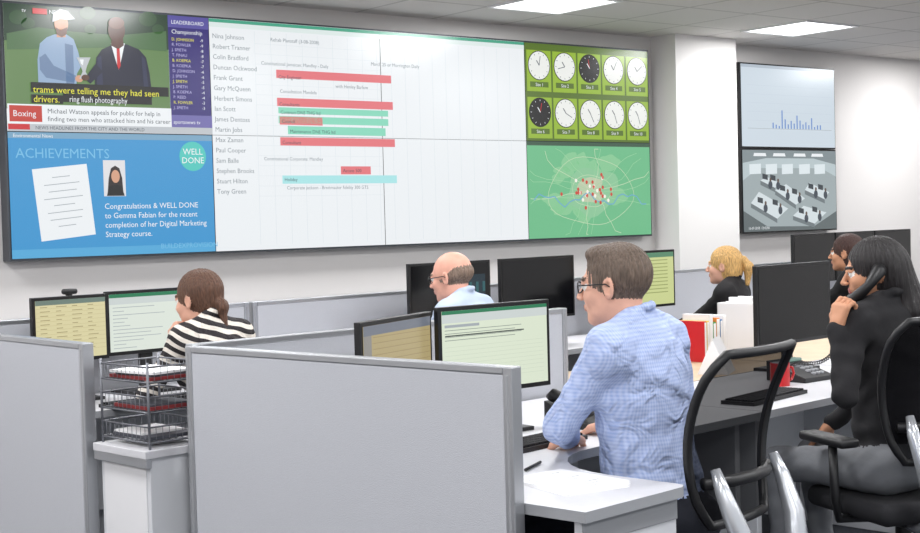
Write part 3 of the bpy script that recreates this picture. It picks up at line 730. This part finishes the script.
tr_dk=mat('trousers_navy',(34,36,46),.9,bump=.4,bscale=16); tr_gr=mat('trousers_grey',(120,122,126),.9,bump=.4,bscale=16)
# central man
person('seated_man',.575,4.02,147,sh_blue,tr_dk,sk1,hb_,'short',True,1.0,.17,hL=(.32,4.24,.775),hR=(.50,4.52,.775),headYaw=.16,headPitch=-.06,glasses=True,lip=lipm,hb=.0065,hh=.0028,poleL=(-.9,-.3,-1.0),poleR=(.6,.3,-.8),bulk=1.06)
chair(.59,4.00,139,1.075,bw=.93)
# woman on the telephone
hx,hy=1.515,4.86
MHW=person('seated_woman',hx,hy,124,sh_blk,tr_gr,sk3,hdk,'long',False,.965,.09,hL=(1.29,4.76,1.045),hR=(hx-.15,hy+.30,.64),headYaw=.80,headPitch=-.10,lip=lipf,hb=.0065,hh=.0028,curlL=.8,dL=(.25,.05,1),nL=(.85,.5,.1),poleL=(-.15,-.5,-1),legyaw=.12,curlR=.2)
chair(1.545,4.87,110,1.08,arms=True)
# handset follows the left side of her face from ear to mouth
q=lambda x,y,z: tuple(MHW@Vector((x,y,z)))
b=MB(); b.tube([q(-.092,-.012,.006),q(-.108,-.010,.004),q(-.122,.035,-.045),q(-.098,.088,-.092),q(-.082,.092,-.092)],[.026,.025,.017,.024,.025],M_blk,12)
px,py=AB(5.20,3.16); st=q(-.098,.088,-.10)
pts=[]
for i in range(160):
    t=i/159; r_=(st[0]+(px-.07-st[0])*t, st[1]-.02+(py-.05-st[1]+.02)*t, st[2]-(st[2]-.78)*t-.18*math.sin(math.pi*t)*(1-t)); an=t*2*math.pi*40
    pts.append((r_[0]+.007*math.cos(an),r_[1],r_[2]+.007*math.sin(an)))
b.tube(pts,.0022,M_blk,5); b.finish('telephone_handset')
# woman in striped top
person('seated_woman',-.915,5.44,140,sh_str,tr_dk,sk1,hlb,'bun',False,.91,.26,hL=(-1.15,5.50,.975),hR=(-1.0,5.80,.775),headYaw=.25,headPitch=-.12,lip=lipf,hb=.0075,hh=.0034,curlL=.8,dL=(-.1,.2,1),nL=(.7,.3,.1),poleL=(-.6,-.3,-1))
chair(-.905,5.43,140,.93)
# bald man
person('seated_man',.09,6.40,152,sh_lb,tr_dk,sk2,hgr,'bald',True,.93,.2,hL=(-.3,6.7,.775),hR=(-.1,6.9,.775),headYaw=.05,headPitch=-.15,glasses=True,lip=lipm,hb=.009,hh=.0038)
chair(.10,6.39,152,.93)
# blond woman
person('seated_woman',1.63,8.10,150,sh_blk,tr_dk,sk1,hbl,'tail',False,.86,.12,hL=(1.31,8.38,.775),hR=(1.45,8.53,.775),headYaw=.1,lip=lipf,hb=.009,hh=.004)
chair(1.64,8.09,150,.93)
# auburn haired woman behind the monitors
person('seated_woman',2.47,8.55,150,sh_blk,tr_dk,sk3,hau,'bob',False,.91,.1,hL=(2.15,8.8,.775),hR=(2.30,8.95,.775),headYaw=.0,lip=lipf,hb=.010,hh=.0045)
chair(2.48,8.54,150,.93)
# ---------------------------------------------------------------- small items
def keyboard(x,y,deg,z=.73):
    b=MB(); b.M=TR(x,y,z,deg); b.box(-.22,.22,-.07,.07,0,.014,M_blk)
    for r in range(5):
        for c in range(15): b.box(-.21+c*.028,-.21+c*.028+.024,-.06+r*.024,-.06+r*.024+.02,.014,.021,M_blk2)
    b.finish('keyboard')
def mouse(x,y,deg): 
    b=MB(); b.M=TR(x,y,.73,deg); b.rbox((0,0,.018),(.03,.052,.018),.016,M_blk); b.finish('computer_mouse')
def phone(x,y,deg,hs=True):
    b=MB(); b.M=TR(x,y,.73,deg)
    b.add([(-.1,-.1,0),(.1,-.1,0),(.1,.1,0),(-.1,.1,0),(-.1,-.1,.02),(.1,-.1,.02),(.1,.1,.085),(-.1,.1,.085)],[(3,2,1,0),(4,5,6,7),(0,1,5,4),(1,2,6,5),(2,3,7,6),(3,0,4,7)],M_blk)
    for r in range(4):
        for c in range(3): b.rbox((-.0+c*.028,-.07+r*.028,.032+r*.009),(.010,.009,.006),.004,M_edge)
    b.box(-.02,.085,.05,.09,.073,.085,S('lcd',(120,150,140)))
    if hs:
        b.tube([(-.07,-.09,.045),(-.07,-.08,.062),(-.07,0,.085),(-.07,.08,.105),(-.07,.09,.09)],[.024,.022,.015,.022,.024],M_blk,10)
    b.finish('desk_telephone',.003)
keyboard(.20,4.36,48); mouse(.66,4.66,45); phone(.42,4.80,40)
phone(px,py,40,hs=False); keyboard(*AB(5.62,2.95),45); keyboard(*AB(4.6,2.95),50)
keyboard(-1.28,5.72,45); keyboard(-.2,6.95,45); keyboard(*AB(6.6,4.99),45); keyboard(*AB(7.6,4.99),45)
# papers on the near return desk
b=MB(); b.M=TR(.27,3.74,.73,30)
for i in range(5): b.box(-.105+.004*i,.105+.004*i,-.15+.006*i,.15-.003*i,i*.0012,(i+1)*.0012,M_paper,M=Matrix.Rotation(.05*i,4,'Z'))
for i in range(9): b.box(-.07,.08-.03*(i%3),.10-i*.025,.103-i*.025,.006,.0064,M_edge,M=Matrix.Rotation(.2,4,'Z'))
b.finish('paper_stack')
b=MB(); b.tube([(.17,3.92,.736),(.22,4.04,.736)],.0045,M_blk,8); b.finish('pen')
def mug(x,y,m,r=.04,h=.095,z=.73):
    b=MB(); b.M=TR(x,y,z,20); b.cyl((0,0),r,0,h,m); b.cyl((0,0),r*.86,h-.004,h+.001,M_edge)
    b.tube([(r*.9,0,h*.8),(r*1.5,0,h*.75),(r*1.65,0,h*.5),(r*1.4,0,h*.25),(r*.9,0,h*.2)],.006,m); b.finish('coffee_mug')
mug(*AB(4.98,3.12),M_red); mug(*AB(5.2,3.9),M_white)
# magazine file / white box
b=MB(); b.M=TR(*AB(6.12,4.0),.73,45); 
b.box(-.13,.13,-.12,.12,0,.02,M_white); b.box(-.13,-.12,-.12,.12,0,.26,M_white); b.box(.12,.13,-.12,.12,0,.26,M_white); b.box(-.13,.13,.11,.12,0,.26,M_white); b.box(-.13,.13,-.12,-.11,0,.24,M_white)
for i in range(8): b.box(-.11+i*.028,-.095+i*.028,-.1,.1,.02,.245+.02*(i%3),M_paper)
b.finish('magazine_file',.003)
b=MB(); b.M=TR(*AB(5.66,3.98),.73,45)
x=-.1
for i,(m_,w_,h_) in enumerate([(M_red,.02,.2),(M_yel,.02,.2),(M_white,.03,.23),(M_green,.025,.19),(M_or,.03,.21),(M_blue,.02,.2),(M_paper,.03,.22)]):
    b.box(x,x+w_,-.08,.08,0,h_,m_); b.box(x+.003,x+w_-.003,-.082,-.05,.01,h_-.006,M_paper); x+=w_+.002
b.finish('row_of_books',.002)
b=MB(); b.M=TR(*AB(5.25,3.62),.73,70); b.add([(-.10,-.07,0),(.10,-.07,0),(.10,.0,.16),(-.10,.0,.16),(-.10,.07,0),(.10,.07,0)],[(0,1,2,3),(3,2,5,4),(0,3,4),(1,5,2),(0,4,5,1)],M_white); b.finish('desk_calendar')
# wire letter trays
b=MB(); b.M=MAB@Matrix.Translation((2.475,3.905,.755))
w_,d_=.11,.14
for z in (.02,.115,.21):
    b.tube([(-w_,-d_,z),(w_,-d_,z),(w_,d_,z),(-w_,d_,z)],.003,M_wire,6,closed=True)
    b.tube([(-w_,-d_,z+.05),(w_,-d_,z+.05),(w_,d_,z+.05),(-w_,d_,z+.05)],.003,M_wire,6,closed=True)
    for i in range(10):
        x=-w_+i*.0245; b.tube([(x,-d_,z+.05),(x,-d_,z),(x,d_,z),(x,d_,z+.05)],.0012,M_wire,5)
    for i in range(12):
        y=-d_+i*.0255; b.tube([(-w_,y,z+.05),(-w_,y,z),(w_,y,z),(w_,y,z+.05)],.0012,M_wire,5)
for sx in (-w_,w_):
    for sy in (-d_,d_): b.tube([(sx,sy,0),(sx,sy,.275)],.0045,M_wire,6)
M_dred=mat('dark_red_folder',(130,40,42),.7); M_dgr=mat('dark_grey_folder',(70,72,80),.7)
b.box(-.09,.09,-.11,.11,.024,.034,M_dgr); b.box(-.08,.08,-.05,.12,.034,.04,M_paper)
b.box(-.09,.09,-.12,.10,.119,.130,M_dred); b.box(-.085,.08,-.11,.08,.130,.136,M_dgr)
b.box(-.09,.09,-.12,.12,.214,.224,M_dred); b.box(-.08,.09,-.11,.10,.224,.232,M_dgr); b.box(-.09,.08,-.11,.11,.232,.240,M_paper,M=Matrix.Rotation(.12,4,'Z'))
b.finish('wire_letter_tray')
# ---------------------------------------------------------------- world, camera
w=bpy.data.worlds.new('world'); scene.world=w; w.use_nodes=True
w.node_tree.nodes['Background'].inputs[0].default_value=(.92,.96,1,1); w.node_tree.nodes['Background'].inputs[1].default_value=.9
cam=bpy.data.cameras.new('camera'); co=bpy.data.objects.new('camera',cam); scene.collection.objects.link(co)
cam.sensor_width=36; cam.lens=36*1385/920; cam.clip_start=.05
co.matrix_world=Matrix.Translation((0,0,1.45))@Matrix.Rotation(math.radians(90-1.90),4,'X')@Matrix.Rotation(math.radians(-1.55),4,'Z')
scene.camera=co
# align the room with the world axes
RR=Matrix.Rotation(-TH,4,'Z')
bpy.context.view_layer.update()
for o in list(scene.objects):
    if o.parent is None: o.matrix_world=RR@o.matrix_world
bpy.context.view_layer.update()
